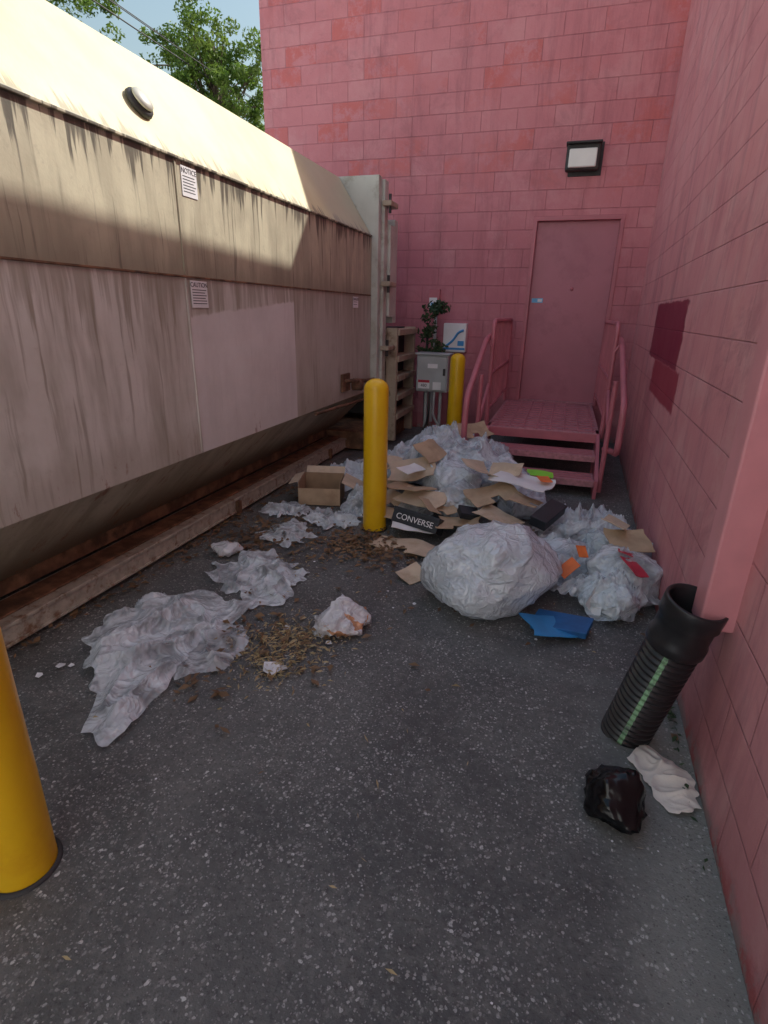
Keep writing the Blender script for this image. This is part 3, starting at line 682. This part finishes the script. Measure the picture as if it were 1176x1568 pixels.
card('red_box_panel',.50,2.90,.08,.16,M['red'],.5,.3,.2,.22,.4,False,.02)
card('red_box_panel',.46,3.0,.05,.08,M['red'],1.5,.2,.2,.24,.4,False,.02)
sheet('crumpled_cloth',[(.40,1.74),(.46,1.84),(.55,1.78),(.61,1.70),(.60,1.58),(.53,1.52),(.47,1.58),(.44,1.66)],0,.05,M['cloth'],9,6,40,120,wob=.01,ang=1.9,jag=.15)
bag('black_trash_bag',(.335,1.5,0),(.125,.105,.12),77,M['bagblack'],14,.10,9,1.2,5,None,2)
def scraps(name,items,mat):
    V=[];F=[]
    for x,y,s in items:
        a=random.random()*6; b=len(V)
        for k in range(5):
            r=s*random.uniform(.5,1); V.append((x+r*math.cos(a+k*1.26),y+r*math.sin(a+k*1.26),.006+random.random()*s*.35))
        F+=[(b,b+1,b+2),(b,b+2,b+3),(b,b+3,b+4)]
    return mk(name,V,F,mat)
it=[(-1.94,1.5,.03),(-1.97,1.42,.022),(-1.9,1.52,.02),(-1.05,1.77,.06),(-1.02,1.8,.05),(-1.15,2.1,.03),(-1.6,1.36,.02),(-.9,2.05,.02)]
for i in range(50): it.append((random.gauss(-1.0,.6),random.uniform(2.4,4.4),random.uniform(.005,.016)))
for i in range(60): it.append((random.uniform(-1.9,.5),random.uniform(.6,3),random.uniform(.002,.005)))
scraps('paper_scraps',[i for i in it if i[0]<.55 and i[0]>-2.2],M['paper'])
def leaves(name,regs,mat,size,thin=.5):
    V=[];F=[]
    for cx,cy,sx,sy,n in regs:
        for i in range(n):
            x=random.gauss(cx,sx);y=random.gauss(cy,sy)
            if x>.6 or x<-2.4: continue
            a=random.random()*6.28;L=size*random.uniform(.5,1.3);W=L*thin*random.uniform(.6,1.2);z=.004+random.random()*.02
            dx,dy=math.cos(a),math.sin(a); t=random.uniform(-.4,.4)*L; b=len(V)
            V+=[(x-dx*L,y-dy*L,z),(x-dy*W,y+dx*W,z+abs(t)+.004),(x+dx*L,y+dy*L,z+.01*random.random()),(x+dy*W,y-dx*W,z+max(0,t))]
            F+=[(b,b+1,b+2),(b,b+2,b+3)]
    return mk(name,V,F,mat)
leaves('dry_leaves',[(-1.85,3.15,.14,.2,280),(-1.6,3.3,.2,.25,200),(-1.17,3.25,.14,.14,320),(-.95,3.1,.2,.12,180),(-1.4,2.2,.1,.25,60),(-1.1,2.0,.14,.14,90),(-1.3,1.6,.1,.1,30),(-1,3,.8,.9,110),(-1.9,4.0,.2,.5,200),(-1.3,5.5,.3,.5,150),(.55,2.3,.05,.3,20),(-2.2,2.8,.05,1.3,300)],M['leafd'],.024)
leaves('straw_debris',[(-1.1,1.93,.11,.12,620),(-.98,2.05,.1,.06,120),(-1.05,1.8,.08,.05,80),(-1,3,.8,.9,60),(-.2,1.3,.6,.5,14),(-1.45,2.75,.12,.15,80)],M['straw'],.016,.2)
leaves('crack_weeds',[(.585,2.0,.012,.08,40),(.57,1.7,.01,.2,12)],M['leafp'],.014,.4)

# ---------------------------------------------------------------- sky, sun, camera
to_sun=Vector((.676,.813,1)).normalized()
w=bpy.data.worlds.new('World'); sc.world=w; w.use_nodes=True; nt=w.node_tree; nt.nodes.clear()
sk=nt.nodes.new('ShaderNodeTexSky'); sk.sky_type='NISHITA'; sk.sun_disc=False
sk.sun_elevation=math.asin(to_sun.z); sk.sun_rotation=math.atan2(to_sun.x,to_sun.y); sk.air_density=2.2; sk.dust_density=2.5; sk.ozone_density=3.0
bg=nt.nodes.new('ShaderNodeBackground'); bg.inputs[1].default_value=.15
wo=nt.nodes.new('ShaderNodeOutputWorld'); nt.links.new(sk.outputs[0],bg.inputs[0]); nt.links.new(bg.outputs[0],wo.inputs[0])
sl=bpy.data.lights.new('sun','SUN'); sl.energy=5; sl.angle=R(.5); sl.color=(1,.965,.90)
so=bpy.data.objects.new('sun',sl); sc.collection.objects.link(so); so.rotation_euler=to_sun.to_track_quat('Z','Y').to_euler(); so.location=(5,5,10)
cam=bpy.data.cameras.new('camera'); co=bpy.data.objects.new('camera',cam); sc.collection.objects.link(co)
cam.sensor_fit='HORIZONTAL'; cam.sensor_width=36; cam.lens=36*834/1176; cam.clip_start=.02; cam.clip_end=1000
X=Vector((.952,.303,.0199)).normalized(); Fw=Vector((-.2778,.896,-.345)); Fw=(Fw-X*Fw.dot(X)).normalized(); U=X.cross(Fw)
m=Matrix((( X.x,U.x,-Fw.x,0),(X.y,U.y,-Fw.y,0),(X.z,U.z,-Fw.z,1.5),(0,0,0,1)))
co.matrix_world=m
sc.camera=co
sc.view_settings.view_transform='Standard'; sc.view_settings.look='None'; sc.view_settings.exposure=0
